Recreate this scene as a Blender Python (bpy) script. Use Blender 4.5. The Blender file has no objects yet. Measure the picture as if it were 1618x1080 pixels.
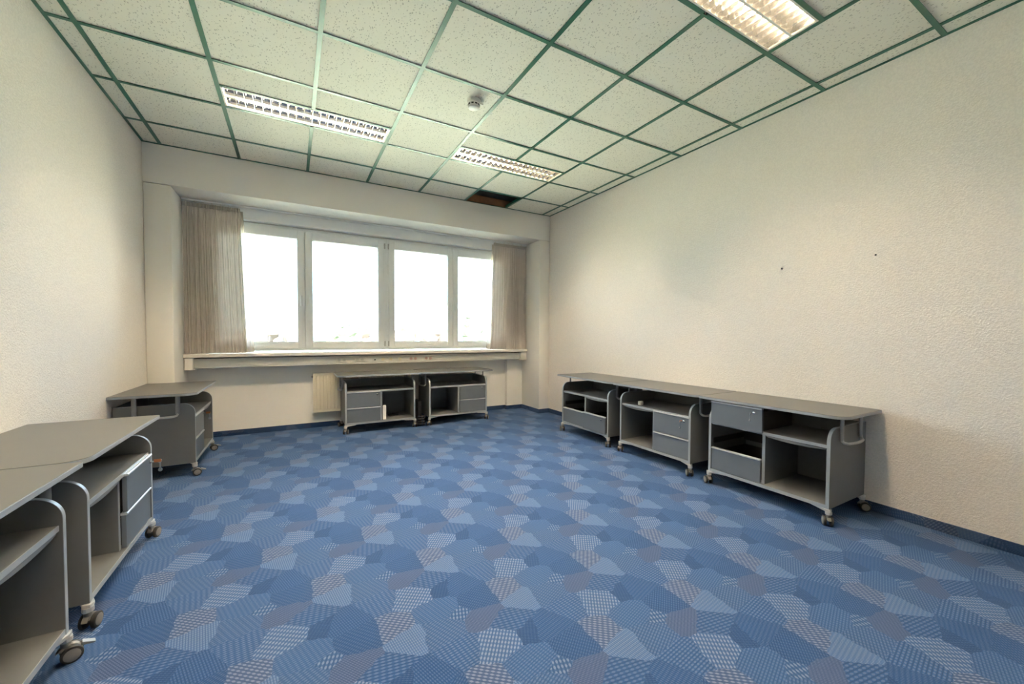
import bpy, bmesh, math, random
from mathutils import Vector, Matrix

random.seed(7)
scene = bpy.context.scene
COL = scene.collection
PI = math.pi

# ------------------------------------------------------------------ camera
F_PX, YAW, PITCH, ROLL = 627.364, 0.5197, -0.0284, 0.0051
CAM_H = 1.1851
cam_data = bpy.data.cameras.new('camera')
cam_data.sensor_width = 36.0
cam_data.sensor_fit = 'HORIZONTAL'
cam_data.lens = F_PX / 1618 * 36
cam_data.shift_x = -12.2457 / 1618
cam_data.shift_y = 7.3817 / 1618
cam_data.clip_start = 0.02
cam_data.clip_end = 500
cam = bpy.data.objects.new('camera', cam_data)
COL.objects.link(cam)
fw = Vector((math.sin(YAW) * math.cos(PITCH), math.cos(YAW) * math.cos(PITCH), math.sin(PITCH)))
rt = Vector((math.cos(YAW), -math.sin(YAW), 0))
up = rt.cross(fw)
rt2 = rt * math.cos(ROLL) + up * math.sin(ROLL)
up2 = -rt * math.sin(ROLL) + up * math.cos(ROLL)
cam.matrix_world = Matrix(((rt2.x, up2.x, -fw.x, 0), (rt2.y, up2.y, -fw.y, 0),
                           (rt2.z, up2.z, -fw.z, CAM_H), (0, 0, 0, 1)))
scene.camera = cam

# ------------------------------------------------------------------ sky, sun, exposure
SKY_STRENGTH = 5.5
TUBE_STRENGTH = 158.0
world = bpy.data.worlds.new('sky')
scene.world = world
world.use_nodes = True
bg = world.node_tree.nodes['Background']
bg.inputs[0].default_value = (0.62, 0.82, 1.0, 1)
bg.inputs[1].default_value = SKY_STRENGTH

sun_data = bpy.data.lights.new('sun', 'SUN')          # stands behind the building: lights the trees, not the room
sun_data.energy = 60
sun_data.angle = 0.01
sun_data.color = (1.0, 0.95, 0.86)
sun = bpy.data.objects.new('sun', sun_data)
COL.objects.link(sun)
sun.rotation_euler = Vector((0.25, 1.0, -0.75)).to_track_quat('-Z', 'Y').to_euler()

vs = scene.view_settings
vs.view_transform = 'Standard'
vs.look = 'None'
vs.gamma = 1.0
vs.use_curve_mapping = False
vs.exposure = 1.68
scene.cycles.max_bounces = 7
scene.cycles.diffuse_bounces = 5
scene.cycles.glossy_bounces = 4
scene.cycles.use_adaptive_sampling = True
scene.cycles.adaptive_threshold = 0.03
scene.cycles.transparent_max_bounces = 12
scene.cycles.sample_clamp_indirect = 8.0

# ------------------------------------------------------------------ room sizes (metres)
XL, XR = -1.2235, 3.4337            # left and right walls
YW = 5.0865                         # room face of the beam and columns
YB = 5.60                           # recess wall under the windows
YN = 5.67                           # niche wall behind the radiator
YR = -0.95                          # wall behind the camera
ZC = 3.002                          # ceiling grid
ZSLAB = 3.36
OXL, OXR, OZ = -1.015, 3.25, 2.626  # opening between the columns
XA, T = -1.0868, 0.625              # ceiling grid
Y1 = 4.6035


# ------------------------------------------------------------------ node helpers
class NT:
    def __init__(self, name):
        self.mat = bpy.data.materials.new(name)
        self.mat.use_nodes = True
        self.t = self.mat.node_tree
        self.t.nodes.clear()
        self.out = self.n('ShaderNodeOutputMaterial')

    def n(self, typ, **kw):
        node = self.t.nodes.new(typ)
        for k, v in kw.items():
            setattr(node, k, v)
        return node

    def link(self, a, b):
        self.t.links.new(a, b)

    def set(self, sock, v):
        if hasattr(v, 'is_output') or isinstance(v, bpy.types.NodeSocket):
            self.link(v, sock)
        else:
            if isinstance(v, (tuple, list)) and len(v) == 3 and sock.type == 'RGBA':
                v = (*v, 1)
            sock.default_value = v

    def math(self, op, a, b=0.0, c=0.0, clamp=False):
        m = self.n('ShaderNodeMath', operation=op, use_clamp=clamp)
        for i, v in enumerate((a, b, c)):
            self.set(m.inputs[i], v)
        return m.outputs[0]

    def mix(self, f, a, b):
        m = self.n('ShaderNodeMix', data_type='RGBA')
        self.set(m.inputs[0], f)
        self.set(m.inputs[6], a)
        self.set(m.inputs[7], b)
        return m.outputs[2]

    def step(self, v, lo, hi):
        m = self.n('ShaderNodeMapRange', interpolation_type='SMOOTHSTEP')
        self.set(m.inputs[0], v)
        m.inputs[1].default_value = lo
        m.inputs[2].default_value = hi
        return m.outputs[0]

    def noise(self, vec, scale, detail=2.0, rough=0.5):
        m = self.n('ShaderNodeTexNoise')
        self.set(m.inputs['Vector'], vec)
        m.inputs['Scale'].default_value = scale
        m.inputs['Detail'].default_value = detail
        m.inputs['Roughness'].default_value = rough
        return m.outputs[0]

    def pos(self):
        return self.n('ShaderNodeNewGeometry').outputs['Position']

    def obj(self):
        return self.n('ShaderNodeTexCoord').outputs['Object']

    def sep(self, v):
        s = self.n('ShaderNodeSeparateXYZ')
        self.link(v, s.inputs[0])
        return s.outputs

    def comb(self, x, y, z=0.0):
        s = self.n('ShaderNodeCombineXYZ')
        for i, v in enumerate((x, y, z)):
            self.set(s.inputs[i], v)
        return s.outputs[0]

    def bump(self, h, strength, dist):
        b = self.n('ShaderNodeBump')
        self.set(b.inputs['Height'], h)
        b.inputs['Strength'].default_value = strength
        b.inputs['Distance'].default_value = dist
        return b.outputs[0]

    def principled(self, col, rough=0.5, metal=0.0, normal=None, spec=0.5):
        p = self.n('ShaderNodeBsdfPrincipled')
        self.set(p.inputs['Base Color'], col)
        self.set(p.inputs['Roughness'], rough)
        p.inputs['Metallic'].default_value = metal
        p.inputs['Specular IOR Level'].default_value = spec
        if normal is not None:
            self.link(normal, p.inputs['Normal'])
        return p.outputs[0]

    def done(self, sh):
        self.link(sh, self.out.inputs[0])
        return self.mat


def plain(name, col, rough=0.5, metal=0.0, var=0.06, scale=30.0, spec=0.5, bump=0.0):
    """a plain colour with a faint uneven tone"""
    k = NT(name)
    nz = k.noise(k.pos(), scale, 1.0)
    a = tuple(max(0, c * (1 - var)) for c in col)
    b = tuple(min(1, c * (1 + var)) for c in col)
    nrm = None
    return k.done(k.principled(k.mix(nz, a, b), rough, metal, nrm, spec))


def mat_wall(name, col, scale, strength, dist=0.004, speck=0.0):
    k = NT(name)
    p = k.pos()
    h = k.noise(p, scale, 2.0, 0.6)
    tone = k.noise(p, 1.3, 2.0)
    c = k.mix(tone, tuple(x * 0.97 for x in col), col)
    c = k.mix(k.math('MULTIPLY', k.step(h, 0.36, 0.64), speck), c, tuple(x * 0.78 for x in col))
    return k.done(k.principled(c, 0.8, 0, k.bump(h, strength, dist), 0.25))


def carpet(name, tint=1.0, wall=False):
    """patchwork of hatched patches that repeats on a slanted lattice"""
    k = NT(name)
    p = k.pos()
    s = k.sep(p)
    x, y = s[0], s[1]
    if wall:
        y = k.math('ADD', k.math('ADD', s[0], s[1]), 0.0)
        x = s[2]
    # twelve patches on a lattice (0.50, 0) and (0.28, 0.43): nearest of the jittered seeds, repeated
    VX, SX, SY = 0.50, 0.28, 0.43
    wob = k.noise(p, 22.0, 1.0)
    y0, x0 = y, x
    y = k.math('MULTIPLY_ADD', wob, 0.030, y)
    x = k.math('MULTIPLY_ADD', wob, -0.022, x)
    gb = k.math('MULTIPLY', y, 3 / SY)
    ga = k.math('MULTIPLY', k.math('SUBTRACT', x, k.math('MULTIPLY', y, SX / SY)), 4 / VX)
    ia, ib = k.math('FLOOR', ga), k.math('FLOOR', gb)
    fa, fb = k.math('SUBTRACT', ga, ia), k.math('SUBTRACT', gb, ib)
    best, ident = None, None
    for dj in (-1, 0, 1):
        wb = k.math('FLOORED_MODULO', k.math('ADD', ib, dj + .001), 3.0)
        for di in (-1, 0, 1):
            wa = k.math('FLOORED_MODULO', k.math('ADD', ia, di + .001), 4.0)
            idn = k.math('MULTIPLY_ADD', k.math('FLOOR', wb), 4.0, k.math('FLOOR', wa))
            wn = k.n('ShaderNodeTexWhiteNoise', noise_dimensions='1D')
            k.link(k.math('ADD', idn, 41.7), wn.inputs['W'])
            js = k.n('ShaderNodeSeparateColor')
            k.link(wn.outputs['Color'], js.inputs[0])
            pa = k.math('SUBTRACT', k.math('ADD', js.outputs[0], float(di)), fa)
            pb = k.math('SUBTRACT', k.math('ADD', js.outputs[1], float(dj)), fb)
            dx = k.math('MULTIPLY_ADD', pa, VX / 4, k.math('MULTIPLY', pb, SX / 3))
            dy = k.math('MULTIPLY', pb, SY / 3 * 1.25)
            d2 = k.math('MULTIPLY_ADD', dx, dx, k.math('MULTIPLY', dy, dy))
            d2 = k.math('MULTIPLY_ADD', js.outputs[2], -0.005, d2)
            if best is None:
                best, ident = d2, idn
            else:
                lt = k.math('LESS_THAN', d2, best)
                ident = k.math('MULTIPLY_ADD', lt, k.math('SUBTRACT', idn, ident), ident)
                best = k.math('MINIMUM', best, d2)
    fac = k.math('MULTIPLY', k.math('ADD', ident, 0.5), 1 / 12)
    x, y = x0, y0

    def table(vals):
        r = k.n('ShaderNodeValToRGB')
        r.color_ramp.interpolation = 'CONSTANT'
        e = r.color_ramp.elements
        e[0].position, e[0].color = 0.0, (*vals[0], 1)
        e[1].position, e[1].color = 11 / 12, (*vals[11], 1)
        for i in range(1, 11):
            n_ = e.new(i / 12)
            n_.color = (*vals[i], 1)
        k.link(fac, r.inputs[0])
        return r.outputs[0]
    base = table([(0.0151, 0.0486, 0.143), (0.0216, 0.0605, 0.1625), (0.041, 0.0864, 0.1968), (0.0119, 0.0389, 0.1201), (0.0281, 0.067, 0.1659), (0.0367, 0.0594, 0.135), (0.0184, 0.054, 0.151), (0.0562, 0.1058, 0.2231), (0.0238, 0.0626, 0.1578), (0.014, 0.0454, 0.135), (0.0432, 0.0713, 0.1544), (0.0259, 0.067, 0.1716)])
    # angle, strength of the pale stitches, pitch
    par = k.n('ShaderNodeSeparateColor')
    k.link(table([(.10, .14, .6), (.55, .26, .2), (.80, .58, .1), (.35, .08, .8), (.65, .20, .3), (.20, .16, .9),
                  (.45, .22, .0), (.05, .30, .7), (.90, .46, .0), (.72, .12, .5), (.28, .50, .1), (.60, .18, .4)]), par.inputs[0])
    ang = k.math('MULTIPLY', par.outputs[0], PI)
    ca, sa = k.math('COSINE', ang), k.math('SINE', ang)
    u = k.math('ADD', k.math('MULTIPLY', x, ca), k.math('MULTIPLY', y, sa))
    v = k.math('SUBTRACT', k.math('MULTIPLY', y, ca), k.math('MULTIPLY', x, sa))
    pitch = k.math('MULTIPLY_ADD', par.outputs[2], 420.0, 440.0)
    s1 = k.math('SINE', k.math('MULTIPLY', u, pitch))
    s2 = k.math('SINE', k.math('MULTIPLY', v, k.math('MULTIPLY', pitch, 0.62)))
    dots = k.step(k.math('ADD', s1, k.math('MULTIPLY', s2, 0.75)), 0.0, 1.0)
    col = k.mix(k.math('MULTIPLY', dots, par.outputs[1]), base, (0.23, 0.25, 0.34))
    dark = k.step(k.math('MULTIPLY', s1, -1.0), 0.35, 1.0)
    col = k.mix(k.math('MULTIPLY', dark, 0.38), col, (0.008, 0.022, 0.065))
    fl = k.noise(p, 420.0, 2.0)
    col = k.mix(k.math('MULTIPLY', k.step(fl, 0.50, 0.75), 0.35), col, (0.06, 0.11, 0.20))
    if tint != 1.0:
        col = k.mix(1.0 - tint, col, (0.012, 0.022, 0.045))  # mixes the skirting's shade into its colour
    sh = k.principled(col, 0.95, 0, k.bump(fl, 0.4, 0.003), 0.1)
    sh.node.inputs['Sheen Weight'].default_value = 0.14
    sh.node.inputs['Sheen Roughness'].default_value = 0.45
    sh.node.inputs['Sheen Tint'].default_value = (0.50, 0.76, 1.0, 1)
    return k.done(sh)


def mat_tile():
    k = NT('ceiling_tile')
    p = k.pos()
    w = k.n('ShaderNodeMapping')
    k.link(p, w.inputs[0])
    w.inputs['Scale'].default_value = (1.0, 0.62, 1.0)
    w.inputs['Rotation'].default_value = (0, 0, 0.5)
    nz = k.n('ShaderNodeTexNoise')
    k.link(p, nz.inputs['Vector'])
    nz.inputs['Scale'].default_value = 40
    dv = k.n('ShaderNodeVectorMath', operation='MULTIPLY_ADD')
    k.link(nz.outputs[1], dv.inputs[0])
    dv.inputs[1].default_value = (0.012, 0.012, 0)
    k.link(w.outputs[0], dv.inputs[2])
    vo = k.n('ShaderNodeTexVoronoi')
    k.link(dv.outputs[0], vo.inputs['Vector'])
    vo.inputs['Scale'].default_value = 95
    sc_ = k.n('ShaderNodeSeparateColor')
    k.link(vo.outputs['Color'], sc_.inputs[0])
    rad = k.math('MULTIPLY_ADD', sc_.outputs[0], 0.42, 0.0)
    pit = k.step(k.math('SUBTRACT', rad, vo.outputs['Distance']), -0.03, 0.10)
    base = k.mix(k.noise(p, 3.0, 2.0), (0.82, 0.795, 0.69), (0.86, 0.835, 0.73))
    col = k.mix(k.math('MULTIPLY', pit, 0.62), base, (0.33, 0.31, 0.25))
    return k.done(k.principled(col, 0.9, 0, None, 0.15))


def mat_curtain(name, trans, clear):
    k = NT(name)
    p = k.pos()
    s = k.sep(p)
    weave = k.math('SINE', k.math('MULTIPLY', s[2], 1500.0))
    c = k.mix(k.noise(p, 9.0, 2.0), (0.64, 0.575, 0.515), (0.74, 0.67, 0.605))
    d = k.n('ShaderNodeBsdfDiffuse')
    k.link(c, d.inputs[0])
    t = k.n('ShaderNodeBsdfTranslucent')
    k.link(c, t.inputs[0])
    tr = k.n('ShaderNodeBsdfTransparent')
    m1 = k.n('ShaderNodeMixShader')
    m1.inputs[0].default_value = trans
    k.link(d.outputs[0], m1.inputs[1])
    k.link(t.outputs[0], m1.inputs[2])
    m2 = k.n('ShaderNodeMixShader')
    k.set(m2.inputs[0], k.math('MULTIPLY_ADD', weave, clear * 0.3, clear))
    k.link(m1.outputs[0], m2.inputs[1])
    k.link(tr.outputs[0], m2.inputs[2])
    return k.done(m2.outputs[0])


def mat_glass():
    k = NT('window_glass')
    tr = k.n('ShaderNodeBsdfTransparent')
    tr.inputs[0].default_value = (0.94, 0.97, 0.96, 1)
    g = k.n('ShaderNodeBsdfGlossy')
    g.inputs['Roughness'].default_value = 0.02
    fr = k.n('ShaderNodeFresnel')
    fr.inputs[0].default_value = 1.45
    m = k.n('ShaderNodeMixShader')
    k.link(fr.outputs[0], m.inputs[0])
    k.link(tr.outputs[0], m.inputs[1])
    k.link(g.outputs[0], m.inputs[2])
    return k.done(m.outputs[0])


def mat_emit(name, col, strength):
    k = NT(name)
    e = k.n('ShaderNodeEmission')
    e.inputs[0].default_value = (*col, 1)
    e.inputs[1].default_value = strength
    return k.done(e.outputs[0])


M = {}
M['wall'] = mat_wall('wallpaper_plaster', (0.86, 0.80, 0.735), 100.0, 0.8, 0.005, 0.36)
M['smooth'] = mat_wall('smooth_white_plaster', (0.88, 0.85, 0.79), 160.0, 0.06)
M['carpet'] = carpet('blue_patchwork_carpet')
M['skirting'] = carpet('shaded_carpet_strip', 0.55, True)  # same carpet as the floor, its grazing-light shade put into the colour
M['tile'] = mat_tile()
M['green'] = plain('dark_green_paint', (0.012, 0.125, 0.075), 0.34, 0, 0.05, spec=0.7)
M['white_frame'] = plain('white_plastic', (0.87, 0.89, 0.89), 0.35, 0, 0.02)
M['gasket'] = plain('grey_gasket', (0.22, 0.23, 0.23), 0.6)
M['cream'] = plain('cream_metal', (0.78, 0.72, 0.58), 0.4, 0, 0.03)
M['sill'] = plain('pale_window_board', (0.85, 0.80, 0.72), 0.35, 0, 0.03)
M['duct'] = plain('pale_grey_duct', (0.62, 0.61, 0.55), 0.45, 0, 0.03)
M['grey'] = plain('grey_laminate', (0.132, 0.138, 0.140), 0.42, 0, 0.05, 18.0, bump=0.05)
M['grey_top'] = plain('grey_table_laminate', (0.120, 0.120, 0.113), 0.36, 0, 0.06, 6.0, bump=0.04)
M['front'] = plain('grey_drawer_front', (0.122, 0.142, 0.165), 0.36, 0, 0.04, 18.0)
M['band'] = plain('pale_grey_edge_band', (0.30, 0.33, 0.36), 0.32, 0, 0.04)
M['grip'] = plain('pale_metal_grip', (0.62, 0.64, 0.66), 0.3, 0.4, 0.04)
M['steel'] = plain('grey_painted_steel', (0.24, 0.25, 0.26), 0.35, 0.2, 0.05)
M['cast'] = plain('pale_cast_metal', (0.50, 0.50, 0.49), 0.42, 0.3, 0.06)
M['black'] = plain('black_plastic', (0.012, 0.012, 0.013), 0.5, 0, 0.1)
M['tyre'] = plain('dark_rubber', (0.020, 0.019, 0.018), 0.6, 0, 0.1)
M['hub'] = plain('taupe_wheel_disc', (0.19, 0.18, 0.17), 0.5, 0, 0.06)
M['chrome'] = plain('chrome', (0.72, 0.72, 0.70), 0.18, 1.0, 0.03)
M['orange'] = plain('orange_key_tag', (0.45, 0.16, 0.06), 0.5)
M['whiteplastic'] = plain('matt_white_plastic', (0.78, 0.77, 0.72), 0.45, 0, 0.03)
M['mirror'] = plain('bright_louvre_aluminium', (0.88, 0.86, 0.82), 0.15, 1.0, 0.02)
M['lampwhite'] = plain('white_lamp_enamel', (0.84, 0.83, 0.78), 0.35, 0, 0.02)
M['tube'] = mat_emit('warm_fluorescent_tube', (1.0, 0.785, 0.54), TUBE_STRENGTH)
M['curtain'] = mat_curtain('gathered_curtain', 0.045, 0.004)
M['sheer'] = mat_curtain('single_layer_sheer', 0.35, 0.12)
M['tape'] = plain('curtain_tape', (0.52, 0.48, 0.42), 0.8, 0, 0.12, 60.0)
M['glass'] = mat_glass()
M['slab'] = plain('raw_concrete', (0.16, 0.15, 0.14), 0.9, 0, 0.2, 8.0)
M['brick'] = plain('raw_brown_brickwork', (0.30, 0.155, 0.085), 0.9, 0, 0.2, 25.0)
M['socket_y'] = plain('yellowish_socket', (0.62, 0.57, 0.40), 0.4)
M['socket_r'] = plain('dull_red_socket', (0.50, 0.33, 0.28), 0.4)
M['socket_g'] = plain('grey_socket', (0.50, 0.50, 0.46), 0.4)
M['dark_hole'] = plain('dark_hole', (0.03, 0.028, 0.025), 0.8)
M['grass'] = plain('dry_meadow', (0.42, 0.42, 0.31), 0.95, 0, 0.25, 0.3)
M['leaf'] = plain('green_foliage', (0.016, 0.024, 0.012), 0.8, 0, 0.35, 1.2)
M['leaf2'] = plain('reddish_foliage', (0.030, 0.021, 0.016), 0.8, 0, 0.35, 1.2)
M['bark'] = plain('bark', (0.12, 0.09, 0.06), 0.9, 0, 0.2)


# ------------------------------------------------------------------ mesh helpers
class MB:
    def __init__(self):
        self.v, self.f = [], []

    def box(self, x0, x1, y0, y1, z0, z1):
        b = len(self.v)
        self.v += [(x0, y0, z0), (x1, y0, z0), (x1, y1, z0), (x0, y1, z0),
                   (x0, y0, z1), (x1, y0, z1), (x1, y1, z1), (x0, y1, z1)]
        for q in ((0, 3, 2, 1), (4, 5, 6, 7), (0, 1, 5, 4), (1, 2, 6, 5), (2, 3, 7, 6), (3, 0, 4, 7)):
            self.f.append(tuple(b + i for i in q))
        return self

    def prism(self, poly, a, b, axis='z'):
        """extrude a closed 2D outline along an axis; axis x: (y,z) outline, y: (x,z), z: (x,y)"""
        s = len(self.v)
        n = len(poly)
        for h in (a, b):
            for (p, q) in poly:
                self.v.append({'x': (h, p, q), 'y': (p, h, q), 'z': (p, q, h)}[axis])
        self.f.append(tuple(s + i for i in range(n))[::-1])
        self.f.append(tuple(s + n + i for i in range(n)))
        for i in range(n):
            j = (i + 1) % n
            self.f.append((s + i, s + j, s + n + j, s + n + i))
        return self

    def tube(self, path, r, seg=8, closed=False, ry=None):
        path = [Vector(p) for p in path]
        s = len(self.v)
        n = len(path)
        nrm = None
        for i, p in enumerate(path):
            d = (path[min(i + 1, n - 1)] - path[max(i - 1, 0)]).normalized()
            if nrm is None:
                ref = Vector((0, 0, 1)) if abs(d.z) < 0.9 else Vector((1, 0, 0))
                nrm = d.cross(ref).normalized()
            else:
                nrm = (nrm - d * nrm.dot(d)).normalized()
            bn = d.cross(nrm)
            for j in range(seg):
                a = 2 * PI * j / seg
                self.v.append(tuple(p + nrm * math.cos(a) * r + bn * math.sin(a) * (ry or r)))
        for i in range(n - 1):
            for j in range(seg):
                k = (j + 1) % seg
                self.f.append((s + i * seg + j, s + i * seg + k, s + (i + 1) * seg + k, s + (i + 1) * seg + j))
        self.f.append(tuple(s + j for j in range(seg))[::-1])
        self.f.append(tuple(s + (n - 1) * seg + j for j in range(seg)))
        return self

    def lathe(self, prof, axis='z', c=(0, 0, 0), seg=20):
        """prof: (radius, height) pairs"""
        s = len(self.v)
        for (r, h) in prof:
            for j in range(seg):
                a = 2 * PI * j / seg
                p, q = r * math.cos(a), r * math.sin(a)
                self.v.append({'z': (c[0] + p, c[1] + q, c[2] + h), 'x': (c[0] + h, c[1] + p, c[2] + q),
                               'y': (c[0] + p, c[1] + h, c[2] + q)}[axis])
        for i in range(len(prof) - 1):
            for j in range(seg):
                k = (j + 1) % seg
                self.f.append((s + i * seg + j, s + i * seg + k, s + (i + 1) * seg + k, s + (i + 1) * seg + j))
        self.f.append(tuple(s + j for j in range(seg))[::-1])
        self.f.append(tuple(s + (len(prof) - 1) * seg + j for j in range(seg)))
        return self

    def mesh(self, name, mat, smooth=False, bevel=0.0):
        me = bpy.data.meshes.new(name)
        me.from_pydata(self.v, [], self.f)
        bm = bmesh.new()
        bm.from_mesh(me)
        bmesh.ops.recalc_face_normals(bm, faces=bm.faces)
        if bevel:
            es = [e for e in bm.edges if e.is_manifold and e.calc_face_angle(0) > 0.6]
            bmesh.ops.bevel(bm, geom=es, offset=bevel, segments=2, profile=0.5, affect='EDGES', clamp_overlap=True)
        bm.to_mesh(me)
        bm.free()
        me.materials.append(mat)
        if smooth:
            me.shade_smooth()
            me.set_sharp_from_angle(angle=math.radians(38))
        return me


CACHE = {}


def put(name, me, parent=None, loc=(0, 0, 0), rz=0.0, label=None):
    o = bpy.data.objects.new(name, me)
    COL.objects.link(o)
    o.parent = parent
    o.location = loc
    o.rotation_euler = (0, 0, rz)
    if label:
        o['label'] = label
    return o


def build(name, mb, mat, parent=None, smooth=False, bevel=0.0, **kw):
    return put(name, mb.mesh(name, mat, smooth, bevel), parent, **kw)


def cached(key, name, fn, mat, parent=None, smooth=False, bevel=0.0, **kw):
    if key not in CACHE:
        CACHE[key] = fn().mesh(name, mat, smooth, bevel)
    return put(name, CACHE[key], parent, **kw)


def empty(name, loc=(0, 0, 0), rz=0.0):
    return put(name, None, None, loc, rz)


def tag(o, label, cat, group=None):
    o['label'] = label
    o['category'] = cat
    if group:
        o['group'] = group
    return o


def struct(o, label, cat):
    o['kind'] = 'structure'
    return tag(o, label, cat)


def arc(cx, cy, r, a0, a1, n=8):
    return [(cx + r * math.cos(a0 + (a1 - a0) * i / n), cy + r * math.sin(a0 + (a1 - a0) * i / n)) for i in range(n + 1)]


# ------------------------------------------------------------------ the room shell
struct(build('floor', MB().box(XL - .2, XR + .2, YR - .2, YN + .25, -0.12, 0.0), M['carpet']),
       'blue patchwork carpet floor with hatched patches', 'floor')
struct(build('wall_left', MB().box(XL - .2, XL, YR - .2, YN + .25, 0, ZSLAB + .15), M['wall']),
       'rough textured off-white wall on the left', 'wall')
wr = struct(build('wall_right', MB().box(XR, XR + .2, YR - .2, YN + .25, 0, ZSLAB + .15), M['wall']),
            'rough textured cream wall on the right with two nail holes', 'wall')
struct(build('wall_rear', MB().box(XL, XR, YR - .2, YR, 0, ZSLAB + .15), M['wall']),
       'off-white wall behind the camera', 'wall')

ww = struct(empty('wall_window', (0, 0, 0)), 'white window wall with beam, columns and deep window recess', 'wall')
YO = YN + .25
build('beam', MB().box(XL, XR, YW, YO, OZ + .003, ZC + .01), M['smooth'], ww, bevel=.003)
build('column', MB().box(XL, OXL, YW, YO, 0, OZ), M['smooth'], ww, bevel=.012, smooth=True)
build('column', MB().box(OXR, XR, YW, YO, 0, OZ), M['smooth'], ww, bevel=.012, smooth=True)
WX0, WX1, WZ0, WZ1 = -0.83, 2.99, 0.985, 2.475         # window hole
build('breast_wall', MB().box(OXL, OXR, YN, YO, 0, WZ0), M['smooth'], ww)
build('pilaster', MB().box(2.97, OXR, YB, YN, 0, 0.93), M['smooth'], ww, bevel=.004)
build('jamb_wall', MB().box(OXL, WX0, YB, YO, WZ0, OZ), M['smooth'], ww)
build('jamb_wall', MB().box(WX1, OXR, YB, YO, WZ0, OZ), M['smooth'], ww)
build('lintel', MB().box(WX0, WX1, YB, YO, WZ1, OZ), M['smooth'], ww)
build('plenum_wall', MB().box(XL, XR, YW + .03, YO, ZC + .01, ZSLAB), M['slab'], ww)
build('plenum_board', MB().box(XL, XR, YW + .005, YW + .03, ZC + .012, ZC + .11), M['brick'], ww)

# carpet skirting strips, shade from grazing light painted in as a darker tint
H = 0.062
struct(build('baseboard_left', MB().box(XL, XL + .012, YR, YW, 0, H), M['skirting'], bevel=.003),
       'blue carpet skirting with painted shade along the left wall', 'baseboard')
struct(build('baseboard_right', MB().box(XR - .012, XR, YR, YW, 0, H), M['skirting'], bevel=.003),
       'blue carpet skirting with painted shade along the right wall', 'baseboard')
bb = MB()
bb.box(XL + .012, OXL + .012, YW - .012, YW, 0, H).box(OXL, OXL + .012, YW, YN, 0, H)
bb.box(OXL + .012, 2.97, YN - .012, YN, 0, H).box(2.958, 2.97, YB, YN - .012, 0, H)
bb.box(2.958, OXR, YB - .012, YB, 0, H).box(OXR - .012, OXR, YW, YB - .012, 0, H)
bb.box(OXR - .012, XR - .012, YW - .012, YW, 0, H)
struct(build('baseboard_back', bb, M['skirting']), 'blue carpet skirting with painted shade stepping around the window recess', 'baseboard')

# window board, shutter box
sb = [(5.44, .932), (5.44, .958), (5.447, .965), (YN, .965), (YN, .925), (5.447, .925)]
struct(build('trim_1', MB().prism(sb, OXL, OXR, 'x'), M['sill'], bevel=.002), 'pale window board under the windows', 'window sill')
bxm = MB().box(OXL, OXR, 5.50, YB, 2.485, OZ).box(OXL, OXR, 5.49, 5.50, 2.485, 2.505)
struct(build('trim_2', bxm, M['white_frame'], bevel=.003), 'white shutter box across the top of the windows', 'shutter box')

# ------------------------------------------------------------------ windows
def window(n, x0, xm, x1, label):
    w = struct(empty('window_%d' % n), label, 'window')
    yi, yo = 5.575, 5.655
    fwid = 0.045
    fr = MB()
    fr.box(x0, x0 + fwid, yi, yo, WZ0, WZ1).box(x1 - fwid, x1, yi, yo, WZ0, WZ1)
    fr.box(x0 + fwid, x1 - fwid, yi, yo, WZ0, WZ0 + .045).box(x0 + fwid, x1 - fwid, yi, yo, WZ1 - .05, WZ1)
    fr.box(xm - .022, xm + .022, yi + .01, yo - .005, WZ0 + .045, WZ1 - .05)
    build('frame', fr, M['white_frame'], w, bevel=.004)
    for i, (a, b) in enumerate(((x0 + .03, xm - .003), (xm + .003, x1 - .03))):
        z0, z1 = WZ0 + .03, WZ1 - .035
        sw = 0.078
        s = MB()
        s.box(a, a + sw, yi - .018, yo - .02, z0, z1).box(b - sw, b, yi - .018, yo - .02, z0, z1)
        s.box(a + sw, b - sw, yi - .018, yo - .02, z0, z0 + sw).box(a + sw, b - sw, yi - .018, yo - .02, z1 - sw - .02, z1)
        so = build('sash', s, M['white_frame'], w, bevel=.005, smooth=True)
        build('glass', MB().box(a + sw - .006, b - sw + .006, yi + .02, yi + .026, z0 + sw - .006, z1 - sw - .014), M['glass'], so)
        g = MB()
        gz0, gz1 = z0 + sw, z1 - sw - .02
        for (p, q, r_, t_) in ((a + sw, a + sw + .005, gz0, gz1), (b - sw - .005, b - sw, gz0, gz1),
                               (a + sw, b - sw, gz0, gz0 + .005), (a + sw, b - sw, gz1 - .005, gz1)):
            g.box(p, q, yi + .012, yi + .019, r_, t_)
        build('gasket', g, M['gasket'], so)
        hx = (b - sw / 2) if i == 0 else (a + sw / 2)
        hd = MB().box(hx - .014, hx + .014, yi - .026, yi - .018, 1.59, 1.66)
        hd.tube([(hx, yi - .026, 1.645), (hx, yi - .055, 1.645)], .009)
        hd.tube([(hx, yi - .055, 1.655), (hx, yi - .058, 1.60), (hx, yi - .052, 1.53)], .011)
        build('handle', hd, M['white_frame'], so, smooth=True)
        qx = a - .006 if i == 0 else b + .006
        for hz in (z0 + .05, z1 - .07):
            build('hinge', MB().lathe([(.008, -.035), (.009, -.03), (.009, .03), (.008, .035)], 'z', (qx, yi - .022, hz), 10),
                  M['cast'], so, smooth=True)
    return w


window(1, WX0, 0.14, 1.107, 'white two-sash window on the left half of the window strip')
window(2, 1.107, 2.05, WX1, 'white two-sash window on the right half of the window strip')

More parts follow.
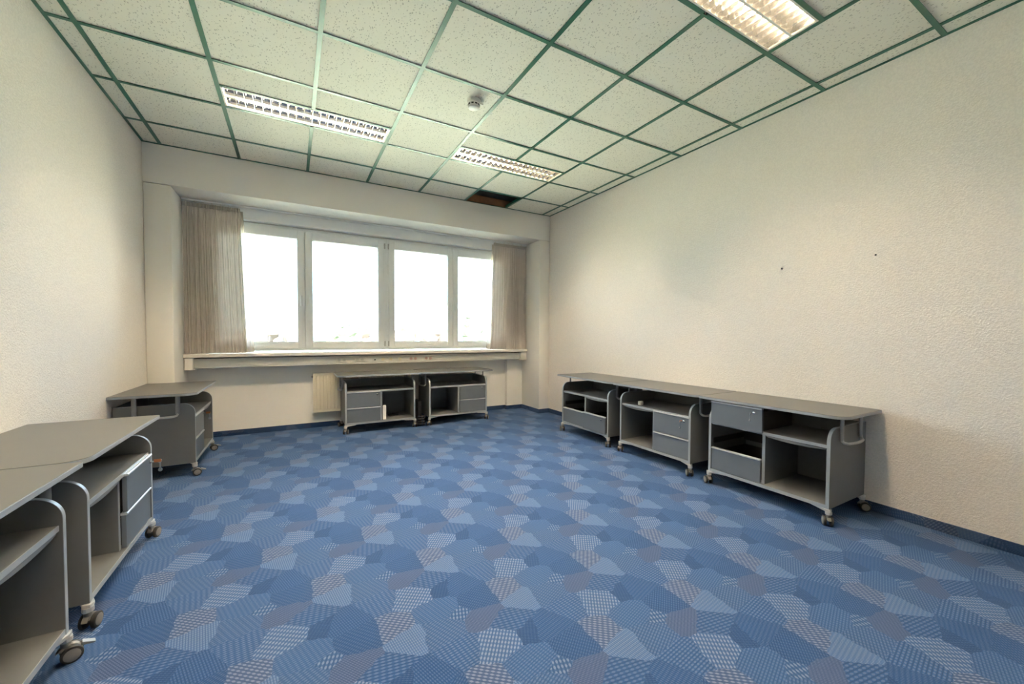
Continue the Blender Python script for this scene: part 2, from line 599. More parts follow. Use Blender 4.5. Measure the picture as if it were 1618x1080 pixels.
# ------------------------------------------------------------------ ceiling
ce = struct(empty('ceiling', (0, 0, ZC)), 'suspended ceiling of speckled tiles in a dark green grid', 'ceiling')
build('slab', MB().box(XL, XR, YR, YO, ZSLAB - ZC, ZSLAB + .15 - ZC), M['slab'], ce)
cols = [XL] + [XA + T * i for i in range(8)] + [XR]
rows = [YW] + [Y1 - T * i for i in range(9)] + [YR]
BW = 0.014                                     # half width of a grid rail
LAMPS = [(2, 4, 2), (5, 7, 2), (5, 7, 6), (2, 4, 6)]   # first column, last column, row line on the far side
lamp_cells = {}
for (ca, cb, rw) in LAMPS:
    for c in range(ca, cb):
        lamp_cells[(c, rw)] = True
missing = (6, 0)


def grid_rail(x0, x1, y0, y1):
    m = MB().box(x0, x1, y0, y1, -.001, .003)
    if x1 - x0 < y1 - y0:
        c = (x0 + x1) / 2
        m.box(c - .0015, c + .0015, y0, y1, .003, .038)
    else:
        c = (y0 + y1) / 2
        m.box(x0, x1, c - .0015, c + .0015, .003, .038)
    return m


for i, x in enumerate(cols[1:-1]):
    ends = [YR]
    for (ca, cb, rw) in sorted(LAMPS, key=lambda q: -q[2]):
        if ca < i + 1 < cb:
            ends += [rows[rw] - T / 2, rows[rw]]
    ends.append(YW)
    for a, b in zip(ends[::2], ends[1::2]):
        build('main_rail', grid_rail(x - BW, x + BW, a, b), M['green'], ce)
for j, y in enumerate(rows[1:-1]):
    for i in range(len(cols) - 1):
        a, b = cols[i] + (BW if i else 0), cols[i + 1] - (BW if i < len(cols) - 2 else 0)
        build('cross_rail', grid_rail(a, b, y - BW + .001, y + BW - .001), M['green'], ce)
for (ca, cb, rw) in LAMPS:
    y = rows[rw] - T / 2
    for c in range(ca, cb):
        build('cross_rail', grid_rail(cols[c] + BW, cols[c + 1] - BW, y - BW + .002, y + BW - .002), M['green'], ce)
# wall angle
for (x0, x1, y0, y1) in ((XL, XL + .02, YR, YW), (XR - .02, XR, YR, YW), (XL, XR, YW - .018, YW), (XL, XR, YR, YR + .02)):
    build('wall_angle', MB().box(x0, x1, y0, y1, -.0015, .0025), M['green'], ce)
for j in range(len(rows) - 1):
    for i in range(len(cols) - 1):
        y1, y0 = rows[j], rows[j + 1]
        if (i, j) == missing:
            continue
        if (i, j) in lamp_cells:
            y1 = rows[j] - T / 2
        g = .004
        sx, sy = cols[i + 1] - cols[i] - 2 * g, y1 - y0 - 2 * g
        key = ('tile', round(sx, 3), round(sy, 3))
        cached(key, 'tile', lambda: MB().box(-sx / 2, sx / 2, -sy / 2, sy / 2, .0045, .0205), M['tile'], ce,
               loc=((cols[i] + cols[i + 1]) / 2, (y0 + y1) / 2, random.uniform(0, .0015)))


# ------------------------------------------------------------------ louvre lamps
def lamp(ca, cb, rw, label):
    x0, x1 = cols[ca] + BW, cols[cb] - BW
    y1, y0 = rows[rw] - BW, rows[rw] - T / 2 + BW
    L, W = x1 - x0, y1 - y0
    t = tag(empty('ceiling_lamp', ((x0 + x1) / 2, (y0 + y1) / 2, ZC + .003)), label, 'ceiling lamp', 'louvre lamps in the ceiling')
    hl, hw = L / 2, W / 2

    def housing():
        m = MB().box(-hl, hl, -hw, hw, .105, .112)
        m.box(-hl, hl, -hw, -hw + .004, .0, .105).box(-hl, hl, hw - .004, hw, .0, .105)
        m.box(-hl, -hl + .004, -hw + .004, hw - .004, 0, .105).box(hl - .004, hl, -hw + .004, hw - .004, 0, .105)
        return m
    cached('lamp_housing', 'housing', housing, M['lampwhite'], t)

    def frame():
        m = MB()
        m.box(-hl, hl, -hw, -hw + .009, -.002, .004).box(-hl, hl, hw - .009, hw, -.002, .004)
        m.box(-hl, -hl + .012, -hw + .012, hw - .012, -.002, .004).box(hl - .012, hl, -hw + .012, hw - .012, -.002, .004)
        return m
    cached('lamp_frame', 'frame', frame, M['lampwhite'], t)
    tw = (W - .024 - .016) / 2
    for s in (-1, 1):
        yc = s * (tw / 2 + .008)

        def side(k):
            def f():
                m = MB()
                pts = [(tw / 2 - (tw * .22) * (h / .055) ** 1.8, h) for h in [.055 * q / 6 for q in range(7)]]
                pl = [(k * p, h) for p, h in pts] + [(k * (p + .0025), h) for p, h in pts[::-1]]
                return m.prism(pl, -hl + .012, hl - .012, 'x')
            return f
        cached(('refl', -1), 'reflector', side(-1), M['mirror'], t, smooth=True, loc=(0, yc, 0))
        cached(('refl', 1), 'reflector', side(1), M['mirror'], t, smooth=True, loc=(0, yc, 0))
        cached('tube', 'tube', lambda: MB().lathe([(.010, -hl + .03), (.013, -hl + .032), (.013, hl - .032), (.010, hl - .03)], 'x', (0, 0, .078), 12),
               M['tube'], t, smooth=True, loc=(0, yc, 0))
        nb = 20
        for q in range(nb + 1):
            x = -hl + .024 + (L - .048) * q / nb

            def blade():
                pts = [(.0012 + .008 * (h / .036) ** 1.9, h) for h in [.036 * q_ / 5 for q_ in range(6)]]
                pl = [(p, h) for p, h in pts] + [(-p, h) for p, h in pts[::-1]]
                m = MB()
                s0 = len(m.v)
                n = len(pl)
                for sg in (-1, 1):
                    for (p, h) in pl:
                        wy = tw / 2 - (tw * .22) * (h / .055) ** 1.8 - .0005
                        m.v.append((p, sg * wy, h))
                m.f.append(tuple(range(n)))
                m.f.append(tuple(n + i_ for i_ in range(n))[::-1])
                for i_ in range(n):
                    j_ = (i_ + 1) % n
                    m.f.append((i_, n + i_, n + j_, j_))
                return m
            cached('blade', 'louvre_blade', blade, M['mirror'], t, smooth=True, loc=(x, yc, 0))
    cached('spine', 'spine', lambda: MB().box(-hl + .012, hl - .012, -.0078, .0078, .0, .006), M['lampwhite'], t)
    return t


lamp(*LAMPS[0], 'louvre ceiling lamp on the left, with dark reflections in its cells')
lamp(*LAMPS[1], 'louvre ceiling lamp closest to the missing ceiling tile by the window beam')
lamp(*LAMPS[2], 'brightly glowing louvre ceiling lamp at the top edge, nearest the camera')
lamp(*LAMPS[3], 'louvre ceiling lamp out of view above the camera')

# smoke detector
sd = tag(empty('smoke_detector', (1.24, 2.905, ZC)), 'small white round smoke detector on the ceiling', 'smoke detector')
build('base', MB().lathe([(.052, 0.004), (.053, -.004), (.051, -.020), (.046, -.022)], 'z', (0, 0, 0), 24), M['whiteplastic'], sd, smooth=True)
build('sensor_head', MB().lathe([(.044, -.022), (.045, -.044), (.040, -.056), (.026, -.061), (.001, -.062)], 'z', (0, 0, 0), 24),
      M['whiteplastic'], sd, smooth=True)
for i in range(10):
    a = 2 * PI * i / 10
    build('vent_slot', MB().box(-.009, .009, .0425, .0462, -.041, -.031), M['dark_hole'], sd, rz=a)
build('indicator_bracket', MB().box(.040, .075, -.008, .008, -.014, -.001), M['whiteplastic'], sd)

# nails in the right wall
for (y, z, lb) in ((1.748, 1.733, 'small dark nail hole in the right wall, the lower one to the left'),
                   (1.153, 1.742, 'small dark nail hole in the right wall, the one to the right')):
    o = build('nail_hole', MB().lathe([(.006, .004), (.0062, -.003), (.0045, -.006), (.001, -.007)], 'x', (0, 0, 0), 10), M['dark_hole'], loc=(XR, y, z), smooth=True)
    tag(o, lb, 'nail hole')

# ------------------------------------------------------------------ rolling cabinets
W_, D_ = 0.83, 0.50
ZB, ZP = 0.108, 0.608
ZT0, ZT1 = 0.681, 0.701
PT = 0.020
DV = 0.405                   # divider, from the rail end


def side_profile(front=0.0, back=D_):
    r = .078
    return [(front, ZB)] + arc(front + r, ZP - r, r, PI, PI / 2, 8) + [(back, ZP), (back, ZB)]


def drawer(par, u0, u1, z0, z1, pull=0.0, lock=None, keys=None, box=True, name='drawer'):
    """a drawer front with grip, box, lock and keys; u0..u1 the bay, lock at a fraction of the width"""
    w, h = u1 - u0 - .006, z1 - z0 - .006
    key = ('dfront', round(w, 3), round(h, 3))
    d = cached(key, name, lambda: MB().box(0, w, 0, .018, 0, h - .011), M['front'], par, bevel=.0015, loc=(u0 + .003, .004 - pull, z0 + .003))
    cached(('grip', round(w, 3), round(h, 3)), 'grip', lambda: MB().prism([(-.006, h - .009), (-.006, h - .002), (-.003, h), (.020, h), (.020, h - .011), (-.002, h - .011)], 0, w, 'x'), M['grip'], d)
    if box:
        def bx():
            m = MB()
            m.box(.012, .024, .018, .43, .012, h - .03).box(w - .024, w - .012, .018, .43, .012, h - .03)
            m.box(.024, w - .024, .018, .43, .012, .018).box(.024, w - .024, .418, .43, .018, h - .03)
            return m
        cached(('dbox', round(w, 3), round(h, 3)), 'drawer_box', bx, M['black'], d)
    if lock is not None:
        lx = w * lock
        cached(('lock',), 'lock', lambda: MB().lathe([(.010, 0), (.010, -.006), (.007, -.008), (.001, -.008)], 'y', (0, 0, 0), 12), M['chrome'], d, smooth=True, loc=(lx, 0, h - .040))
    if keys:
        lx = w * lock
        def kb():
            m = MB().box(-.0012, .0012, -.034, -.008, -.003, .003)
            m.lathe([(.011, -.0012), (.011, .0012)], 'x', (0, -.044, 0), 12)
            m.box(-.004, -.002, -.050, -.044, -.045, .0).lathe([(.010, -.004), (.010, -.002)], 'x', (0, -.047, -.050), 12)
            return m
        cached(('keys',), 'key', kb, M['chrome'], d, loc=(lx, 0, h - .040))
        if keys == 'tag':
            cached(('ktag',), 'key_tag', lambda: MB().box(-.007, -.0045, -.052, -.020, -.009, .009), M['orange'], d, bevel=.002, loc=(lx, 0, h - .036))
    return d


def tray(par, u0, u1):
    w = u1 - u0 - .02
    def slab():
        return MB().box(0, w, .035, .40, .468, .482)
    t = cached(('tray', round(w, 3)), 'pull_out_tray', slab, M['grey'], par, loc=(u0 + .01, 0, 0))
    def lip():
        n = 14
        top = [(w * i / n, .483) for i in range(n + 1)]
        bot = [(w * i / n, 0.478 - .013 * math.sin(PI * i / n) ** .7) for i in range(n + 1)]
        return MB().prism(top + bot[::-1], .012, .035, 'y')
    cached(('lip', round(w, 3)), 'pull_lip', lip, M['grey'], t, bevel=.0015)
    return t


def caster(par, u, v, su, sv, rot, brake=False):
    """su, sv: direction from the corner towards the middle of the cabinet"""
    arm_poly = [(-.016, -.012), (.014, -.016), (.115 , .028), (.125, .052), (.095, .060), (-.012, .014)]
    pl = [(p * su, q * sv) for p, q in arm_poly]
    def arm():
        m = MB()
        m.prism(pl, .094, .1075, 'z')
        m.lathe([(.017, .0745), (.0185, .078), (.0185, .094)], 'z', (0, 0, 0), 14)
        return m
    c = cached(('arm', su, sv), 'caster', arm, M['cast'], par, loc=(u, v, 0), bevel=.0015)
    def fork():
        m = MB()
        prof = arc(0.008, .030, .034, 0.15, PI - .3, 10)
        prof = [(p, q) for p, q in prof] + [(-.020, .046), (.030, .030)]
        m.prism(prof, -.010, .010, 'y')
        m.lathe([(.013, .058), (.014, .076)], 'z', (0, 0, 0), 12)
        return m
    cached(('fork',), 'fork', fork, M['hub'], c, rz=rot, bevel=.002, smooth=True)
    ca, sa = math.cos(rot), math.sin(rot)
    for k in (-1, 1):
        yy = k * .0185
        off = (.014 * ca - yy * sa, .014 * sa + yy * ca, .030)
        cached(('wheel',), 'wheel', lambda: MB().lathe([(.024, -.0085), (.029, -.0065), (.030, -.003), (.030, .003), (.029, .0065), (.024, .0085)], 'y', (0, 0, 0), 20),
               M['tyre'], c, smooth=True, loc=off, rz=rot)
        cached(('hub', k), 'hub_disc', lambda: MB().lathe([(.0225, k * .0070), (.0225, k * .0090), (.019, k * .0100), (.001, k * .0102)], 'y', (0, 0, 0), 18),
               M['hub'], c, smooth=True, loc=off, rz=rot)
    if brake:
        cached(('brake',), 'brake_tab', lambda: MB().prism([(.036, .044), (.070, .036), (.074, .041), (.040, .056)], -.012, .012, 'y'), M['steel'], c, rz=rot, bevel=.002)
    return c


def cabinet(loc, rz, rail, left, right, label, rots=(0, 0, 0, 0), brakes=(0, 0, 0, 0)):
    """rail: 'L' or 'R' end that carries the handle rail; left / right: what each bay holds"""
    root = tag(empty('rolling_cabinet', loc, rz), label, 'cabinet', 'grey rolling cabinets around the room')
    mir = rail == 'R'
    U = lambda u: (W_ - u) if mir else u            # u counted from the rail end

    def span(a, b):
        a, b = U(a), U(b)
        return (a, b) if a < b else (b, a)
    # side panels with pale edge bands
    for a, b in (span(0, PT), span(W_ - PT, W_)):
        pn = cached(('panel',), 'side_panel', lambda: MB().prism(side_profile(), 0, PT, 'x'), M['grey'], root, loc=(a, 0, 0))

        def band():
            o = [(-.0016, ZB)] + arc(.078, ZP - .078, .0796, PI, PI / 2, 10) + [(D_, ZP + .0016)]
            i = [(.0004, ZB)] + arc(.078, ZP - .078, .0776, PI, PI / 2, 10) + [(D_, ZP - .0004)]
            return MB().prism(o + i[::-1], .0005, PT - .0005, 'x')
        cached(('band',), 'edge_band', band, M['band'], pn)
    dl, dr = span(DV, DV + PT)
    cached(('base',), 'base_board', lambda: MB().box(PT, W_ - PT, .003, D_ - .02, ZB, ZB + .022), M['grey'], root)
    cached(('basefront',), 'base_edge', lambda: MB().box(PT, W_ - PT, .0, .003, ZB, ZB + .022), M['band'], root)
    cached(('back',), 'back_panel', lambda: MB().box(PT, W_ - PT, D_ - .02, D_ - .004, ZB, ZP - .002), M['grey'], root)
    sh = cached(('shelf',), 'shelf', lambda: MB().box(PT, W_ - PT, .012, D_ - .02, .486, .506), M['grey'], root)
    cached(('shelfedge',), 'edge_band', lambda: MB().box(PT, W_ - PT, .009, .012, .486, .506), M['band'], sh)
    dv = cached(('divider',), 'divider', lambda: MB().box(0, PT, .026, D_ - .02, ZB + .022, .486), M['grey'], root, loc=(dl, 0, 0))
    cached(('divedge',), 'edge_band', lambda: MB().box(0, PT, .024, .026, ZB + .022, .486), M['band'], dv)

    # table top: one rounded corner at the rail end
    def top():
        x0, x1, y0, y1 = -.08, W_ + .08, -.022, .518
        rf, rs = .085, .006
        o = arc(x0 + rf, y0 + rf, rf, PI, 1.5 * PI, 10) + arc(x1 - rs, y0 + rs, rs, 1.5 * PI, 2 * PI, 3)
        o += arc(x1 - .02, y1 - .02, .02, 0, PI / 2, 4) + arc(x0 + .02, y1 - .02, .02, PI / 2, PI, 4)
        if mir:
            o = [(W_ - p, q) for p, q in o][::-1]
        return o
    tp = cached(('top', mir), 'table_top', lambda: MB().prism(top(), ZT0, ZT1, 'z'), M['grey_top'], root, bevel=.0012)

    def topband():
        o = top()
        n = len(o)
        cx, cy = W_ / 2, .25
        m = MB()
        outer = []
        for i, (p, q) in enumerate(o):
            a, b = o[i - 1], o[(i + 1) % n]
            tx, ty = b[0] - a[0], b[1] - a[1]
            ln = math.hypot(tx, ty) or 1
            nx, ny = ty / ln, -tx / ln
            outer.append((p + nx * .0015, q + ny * .0015))
        for z in (ZT0 + .001, ZT1 - .002):
            m.v += [(p, q, z) for p, q in outer]
        for i in range(n):
            j = (i + 1) % n
            m.f.append((i, j, n + j, n + i))
        m.f.append(tuple(range(n))[::-1])
        m.f.append(tuple(range(n, 2 * n)))
        return m
    cached(('topband', mir), 'edge_band', topband, M['band'], tp)  # pale band around the top, sky highlight put into its colour

    # rail end: two flat posts and a bowed bar; other end: two short posts on the side panel
    k = -1 if not mir else 1
    u_out = U(-.016)
    for v in (.105, .372):
        cached(('railpost',), 'rail_post', lambda: MB().prism([(.010 * math.cos(t_ * PI / 6), .016 * math.sin(t_ * PI / 6)) for t_ in range(12)], .530, ZT0, 'z'), M['steel'], root, smooth=True, loc=(u_out, v, 0))
    def bar():
        pts = [(0, .105, .545), (k * .002, .106, .528), (k * .010, .112, .517), (k * .022, .130, .512)]
        pts += [(k * (.026 + .010 * math.sin(PI * i / 6)), .150 + .177 * i / 6, .511) for i in range(7)]
        pts += [(k * .022, .347, .512), (k * .010, .365, .517), (k * .002, .371, .528), (0, .372, .545)]
        return MB().tube(pts, .0095, 8)
    cached(('rail', k), 'handle_rail', bar, M['cast'], root, smooth=True, loc=(u_out, 0, 0))
    for v in (.115, .390):
        cached(('post',), 'support_post', lambda: MB().lathe([(.013, ZP + .001), (.013, ZP + .005), (.009, ZP + .006), (.009, ZT0)], 'z', (0, 0, 0), 12), M['steel'], root, smooth=True, loc=(U(W_ - .010), v, 0))
    # casters
    n = 0
    for (u, su) in ((.004, 1), (W_ - .004, -1)):
        for (v, sv) in ((.006, 1), (D_ - .016, -1)):
            caster(root, u, v, su, sv, rots[n], brakes[n])
            n += 1
    # bays
    LB, RB = (PT, dl), (dr, W_ - PT)
    zs = (ZB + .022, .308, .486)
    for (u0, u1), what in ((LB, left), (RB, right)):
        if what == 'tray':
            tray(root, u0, u1)
        elif what[0] == 'drawers':
            _, pull, lk, ky = what
            drawer(root, u0, u1, zs[0], zs[1])
            drawer(root, u0, u1, zs[1], zs[2] + .014, pull=pull, lock=lk, keys=ky)
        elif what == 'one_drawer':
            drawer(root, u0, u1, zs[0], zs[1])
            for q in (u0 + .002, u1 - .014):
                cached(('runner',), 'drawer_runner', lambda: MB().box(0, .012, .03, .43, .335, .375).box(.003, .009, .03, .40, .350, .362), M['black'], root, loc=(q, 0, 0))
            cached(('liner', round(u1 - u0, 3)), 'bay_liner', lambda: MB().box(.004, u1 - u0 - .004, .44, .446, .31, .484), M['black'], root, loc=(u0, 0, 0))
    return root


RX, WY, LX = 2.897, 5.07, -0.714
TR, TL_ = 'tray', ('drawers', 0, .9, None)
rr = lambda: [random.uniform(-PI, PI) for _ in range(4)]
# right wall, near to far (left bay seen from the room is the far one)
cabinet((RX, 1.165 + W_, 0), -PI / 2, 'R', 'one_drawer', 'tray',
        'nearest grey rolling cabinet on the right wall, with a loose drawer on its shelf', rots=(2.6, .4, 2.2, .6))
cabinet((RX, 2.163 + W_, 0), -PI / 2, 'R', 'tray', ('drawers', 0, .88, 'tag'),
        'middle grey rolling cabinet of three on the right wall, small white roll on its shelf', rots=(2.2, .3, 2.5, 1.0))
cabinet((RX, 3.165 + W_, 0), -PI / 2, 'R', 'one_drawer', 'tray',
        'farthest grey rolling cabinet on the right wall, next to the window column', rots=(2.7, .9, 2.5, .2))
# window wall
cabinet((0.530, WY, 0), 0, 'L', ('drawers', 0, .9, None), 'open',
        'grey rolling cabinet under the window, in front of the radiator', rots=(1.2, 2.0, 1.4, .2))
cabinet((1.541, WY, 0), 0, 'L', 'open', ('drawers', 0, .86, None),
        'grey rolling cabinet under the window, the right one of the pair', rots=(1.3, .4, .9, 2.2))
# left wall
cabinet((LX, 1.198, 0), PI / 2, 'L', ('drawers', 0, .9, None), 'tray',
        'nearest grey rolling cabinet on the left wall, cut off by the picture edge', rots=(.4, 1.0, .35 - PI / 2, .7), brakes=(0, 0, 1, 0))
cabinet((LX, 2.200, 0), PI / 2, 'L', 'tray', ('drawers', .006, .93, 'tag'),
        'grey rolling cabinet on the left wall with its upper drawer slightly pulled out', rots=(-.2, .8, -.3, 2.0))
cabinet((LX, 4.205, 0), PI / 2, 'L', ('drawers', 0, .95, 'tag'), 'tray',
        'grey rolling cabinet standing alone in the far left corner by the window', rots=(-PI / 2 + .2, .8, -PI / 2 + .3, 2.0), brakes=(1, 0, 1, 0))

# loose drawers
zsh = .506
ld = tag(empty('loose_drawer', (RX, 1.165 + W_, zsh), -PI / 2), 'loose grey drawer with keys set on the shelf of the nearest right cabinet', 'drawer')
dd = drawer(ld, PT + .002, PT + .402, -.012, .172, lock=.86, keys='plain', name='drawer_front')
dd.location.y = -.0125
ld2 = tag(empty('loose_drawer', (RX, 3.165 + W_, ZB + .0235), -PI / 2), 'loose grey drawer standing in the open bay of the farthest right cabinet', 'drawer')
dd2 = drawer(ld2, .425, .803, -.003, .190, lock=.85, name='drawer_front')
dd2.location.y = -.022
# things lying in the cabinets
o = build('tape_roll', MB().lathe([(.024, 0), (.025, .002), (.025, .030), (.024, .032), (.014, .032), (.013, .030)], 'z', (0, 0, 0), 20), M['whiteplastic'],
          loc=(RX + .09, 2.163 + W_ - .19, zsh), smooth=True)
tag(o, 'small white roll on the shelf of the middle right cabinet', 'tape roll')
o = build('drawer_lock_cylinder', MB().lathe([(.011, 0), (.011, .018), (.016, .019), (.016, .028), (.012, .031), (.001, .031)], 'z', (0, 0, 0), 14), M['chrome'],
          loc=(RX + .055, 1.165 + W_ - .345, .1515), smooth=True)
tag(o, 'small chrome lock cylinder lying in the lower drawer of the nearest right cabinet', 'lock')
o = build('plastic_strip', MB().prism([(-.020, 0), (.020, 0), (.020, .17), (.014, .178), (-.014, .178), (-.020, .17)], 0, .012, 'y'), M['whiteplastic'], loc=(.530 + .455, WY + .035, ZB + .0222), bevel=.002)
tag(o, 'upright white plastic strip in the open bay of the cabinet before the radiator', 'plastic strip')
bx = MB().box(-.06, .06, -.03, .03, 0, .026)
o = build('power_adapter', bx, M['black'], loc=(.530 + .60, WY + .22, ZB + .0222), bevel=.005, rz=.2)
tag(o, 'small black power adapter on the base board of the cabinet before the radiator', 'power adapter')
# power strip and cable between the two window cabinets
pb = tag(empty('power_strip', (1.445, WY + .20, 0)), 'black power strip with coiled cable between the two window cabinets', 'power strip')
build('strip_body', MB().box(-.024, .024, -.11, .11, .0, .31), M['black'], pb, bevel=.004)
cp = []
for i in range(60):
    a = i * .42
    cp.append((.0 + .045 * math.cos(a) * (1 + .1 * math.sin(i)), -.17 + .04 * math.sin(a), .008 + .135 * i / 60))
build('cable', MB().tube(cp, .006, 6), M['black'], pb, smooth=True)

# ------------------------------------------------------------------ radiator, cable duct, curtains
ra = tag(empty('radiator', (.218, 5.592, .20)), 'cream panel radiator under the window, half hidden by a cabinet', 'radiator')
RL, RH = 1.25, .495
def rad_panel():
    m = MB()
    n = int(RL / .04)
    pts = []
    for i in range(n):
        x = RL * i / n
        s = RL / n
        pts += [(x + .0, .0), (x + s * .62, .0), (x + s * .68, .014), (x + s * .94, .014)]
    pts.append((RL, .0))
    outer = pts + [(RL, .016), (0, .016)]
    m.prism(outer, .035, RH - .035, 'z')
    m.box(0, RL, 0, .016, 0, .035).box(0, RL, 0, .016, RH - .035, RH)
    return m
build('front_panel', rad_panel(), M['cream'], ra)
build('rear_panel', MB().box(0, RL, 0.054, .066, .01, RH - .01), M['cream'], ra)
for xx in (0, RL - .004):
    build('side_cover', MB().box(xx, xx + .004, .016, .054, .02, RH), M['cream'], ra)
tg = MB()
for i in range(40):
    x = .004 + (RL - .012) * i / 40
    tg.box(x, x + .012, .016, .054, RH - .006, RH - .002)
build('top_grille', tg, M['cream'], ra)
build('vent_plug', MB().lathe([(.010, 0), (.010, -.016), (.006, -.018), (.001, -.018)], 'x', (0, .04, RH - .045), 12), M['chrome'], ra, smooth=True)
for xx in (.12, RL - .12):
    build('bracket', MB().box(xx - .02, xx + .02, .066, YN - 5.592, .08, RH - .08), M['cream'], ra)

du = tag(empty('cable_duct', (0, 5.50, 0)), 'pale cable duct with a row of sockets below the window board', 'cable duct')
build('duct_body', MB().box(-.935, 3.14, 0, .165, .805, .912), M['duct'], du, bevel=.003)
build('duct_cover', MB().box(-.935, 3.14, -.004, 0, .828, .890), M['duct'], du, bevel=.0015)
for (a, b) in ((-1.008, -.935), (3.14, 3.244)):
    build('end_block', MB().box(a, b, -.05, .165, .792, .922), M['sill'], du, bevel=.005)
for (x, kind) in ((.538, 'g2'), (.753, 'g2'), (.936, 'd'), (1.04, 'y'), (1.147, 'y'), (1.266, 'y'), (1.445, 'r2'), (1.658, 'r2')):
    two = kind.endswith('2')
    w = .062 if two else .030
    mt = {'g': 'socket_g', 'd': 'duct', 'y': 'socket_y', 'r': 'socket_r'}[kind[0]]
    so = build('socket', MB().box(x - w, x + w, -.009, -.004, .834, .884), M['duct'], du, bevel=.002)
    for dx in ((-.030, .030) if two else (0,)):
        ins = MB().lathe([(.021, -.0095), (.021, -.012), (.018, -.012), (.018, -.0098), (.001, -.0098)], 'y', (x + dx, 0, .859), 16)
        build('socket_insert', ins, M[mt], so, smooth=True)
        if kind[0] in 'gr':
            for h in (-.007, .007):
                build('pin_hole', MB().lathe([(.0032, -.0100), (.0032, -.0104)], 'y', (x + dx + h, 0, .859), 8), M['dark_hole'], so)
    if kind == 'd':
        build('jack_opening', MB().box(x - .005, x + .016, -.0128, -.0118, .846, .864), M['dark_hole'], so)


def curtain(x0, x1, label, seed, loose):
    rnd = random.Random(seed)
    t = tag(empty('curtain', ((x0 + x1) / 2, 5.470, .972)), label, 'curtain', 'sheer curtains at the window')
    nx, nz = 200, 26
    zt = 1.618
    w = x1 - x0
    fr = [(rnd.uniform(20, 26), rnd.uniform(0, 6), .55), (rnd.uniform(34, 42), rnd.uniform(0, 6), .4), (rnd.uniform(60, 75), rnd.uniform(0, 6), .22)]
    m = MB()
    for j in range(nz + 1):
        h = j / nz
        for i in range(nx + 1):
            s = i / nx
            x = -w / 2 + w * s
            # hangs a little wider at the bottom on the open side
            e = (1 - h) * .05
            x += loose * e * (s if loose > 0 else 1 - s)
            amp = .016 * (.35 + .65 * (1 - h) ** .5) if h > .9 else .016 * (1.0 + .35 * (1 - h))
            y = sum(a * math.sin(2 * PI * f * s * w / .6 * .8 + p + .5 * math.sin(3 * h + p)) for f, p, a in fr) * amp
            m.v.append((x, y, h * zt))
    for j in range(nz):
        for i in range(nx):
            a = j * (nx + 1) + i
            m.f.append((a, a + 1, a + nx + 2, a + nx + 1))
    build('fabric', m, M['curtain'], t, smooth=True)
    # the open edge hangs as one sheer layer
    sm = MB()
    ne = 24
    xe = loose * (w / 2 - .004)
    for j in range(nz + 1):
        h = j / nz
        for i in range(ne + 1):
            q = i / ne
            sm.v.append((xe + loose * (1 - h) * .05 + loose * q * (.030 + .045 * (1 - h)), .006 * math.sin(q * 12 + h) + .004, h * (zt - .03)))
    for j in range(nz):
        for i in range(ne):
            a = j * (ne + 1) + i
            sm.f.append((a, a + 1, a + ne + 2, a + ne + 1))
    build('sheer_edge', sm, M['sheer'], t, smooth=True)
    hm = MB()
    n = 120
    o, q = [], []
    for i in range(n + 1):
        s = i / n
        o.append((-w / 2 + w * s, -.012 - .006 * math.sin(2 * PI * s * w / .022)))
        q.append((-w / 2 + w * s, .004))
    hm.prism(o + q[::-1], zt - .045, zt - .005, 'z')
    build('heading_tape', hm, M['tape'], t)
    for i in range(int(w / .075)):
        build('glider', MB().box(-.006, .006, -.006, .006, zt - .01, zt + .022), M['whiteplastic'], t, loc=(-w / 2 + .03 + i * .075, 0, 0))
    return t


curtain(-1.006, -.500, 'sheer grey-beige curtain drawn to the left end of the window', 3, 1)
curtain(2.665, 3.236, 'sheer grey-beige curtain drawn to the right end of the window', 11, -1)
cr_ = build('curtain_rail', MB().box(OXL + .004, OXR - .004, 5.458, 5.482, 2.608, OZ - .0005), M['white_frame'], bevel=.002)
tag(cr_, 'slim white curtain rail under the recess ceiling', 'curtain rail')

# ------------------------------------------------------------------ outside
struct(build('ground', MB().box(-220, 260, 6.2, 330, -8.2, -7.0), M['grass']), 'bright meadow far below outside the windows', 'ground')


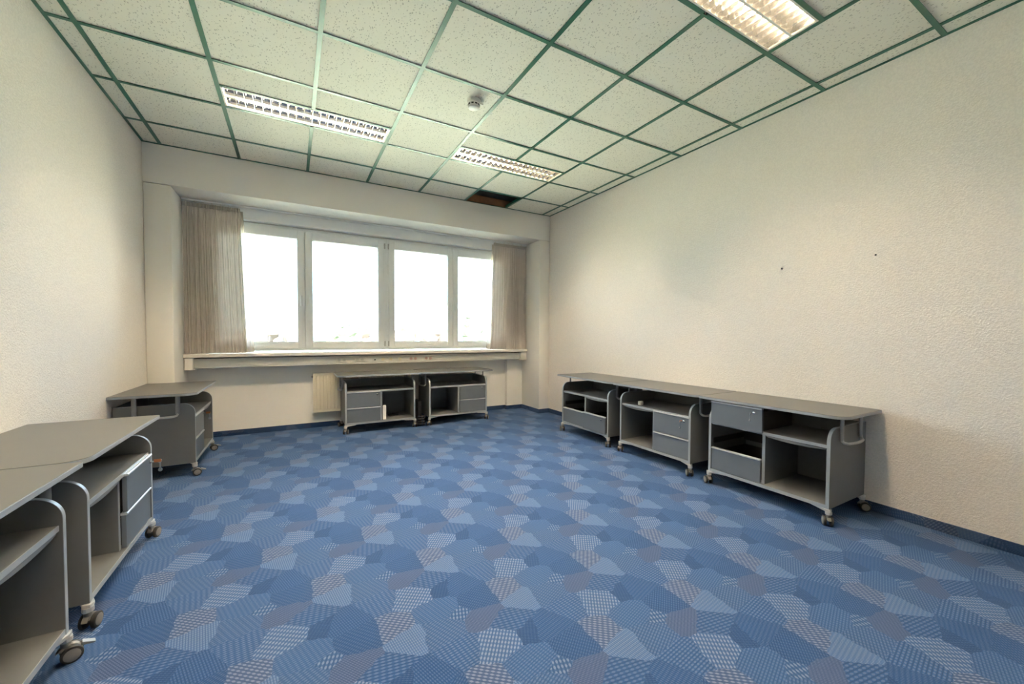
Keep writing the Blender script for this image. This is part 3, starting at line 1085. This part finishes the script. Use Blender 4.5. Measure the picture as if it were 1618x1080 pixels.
def tree(x, y, h, w, mat, label, seed, cone=False):
    rnd = random.Random(seed)
    t = tag(empty('tree', (x, y, -7.0)), label, 'tree', 'trees outside the windows')
    build('trunk', MB().lathe([(.28, 0), (.2, h * .4), (.08, h * .8)], 'z', (0, 0, 0), 8), M['bark'], t, smooth=True)
    bm = bmesh.new()
    blobs = 16
    for i in range(blobs):
        f = i / (blobs - 1)
        if cone:
            z = h * (.15 + .85 * f)
            r = w * (1.02 - f) * .55 + .15
            dx, dy = rnd.uniform(-.3, .3) * r, rnd.uniform(-.3, .3) * r
        else:
            z = h * (.38 + .52 * f) + rnd.uniform(-.4, .4)
            r = w * (.30 + .16 * math.sin(PI * f))
            a = rnd.uniform(0, 2 * PI)
            dx, dy = math.cos(a) * w * .45 * math.sin(PI * min(1, f + .12)), math.sin(a) * w * .45 * math.sin(PI * min(1, f + .12))
        res = bmesh.ops.create_icosphere(bm, subdivisions=2, radius=r, matrix=Matrix.Translation((dx, dy, z)))
        for v in res['verts']:
            v.co += Vector((rnd.uniform(-1, 1), rnd.uniform(-1, 1), rnd.uniform(-1, 1))) * r * .18
    me = bpy.data.meshes.new('crown')
    bm.to_mesh(me)
    bm.free()
    me.materials.append(mat)
    put('crown', me, t)


# placed on sight lines through the panes: x/y slope fixes the pane
spots = [(-3.5, 62, 8.6, 4.5, 'leaf2', 'pale tree seen through the first pane from the left', 0),
         (5.5, 58, 9.4, 3.6, 'leaf', 'green bush-like tree low in the second pane', 0),
         (9.5, 68, 9.0, 3.4, 'leaf2', 'reddish tree at the right end of the second pane', 0),
         (15.0, 61, 9.6, 3.4, 'leaf2', 'reddish tree at the left of the third pane', 0),
         (21.5, 66, 9.3, 3.4, 'leaf2', 'reddish tree at the right of the third pane', 0),
         (28.0, 68, 12.0, 3.4, 'leaf', 'tall dark conifer seen through the fourth pane', 1),
         (25.5, 78, 9.8, 4.0, 'leaf2', 'reddish broad tree left of the conifer in the fourth pane', 0),
         (31.5, 72, 10.2, 4.2, 'leaf', 'green tree right of the conifer, partly behind the curtain', 0)]
for i, (x, y, h, w, m, lb, cn) in enumerate(spots):
    tree(x, y, h + .9, w, M[m], lb, 40 + i, bool(cn))
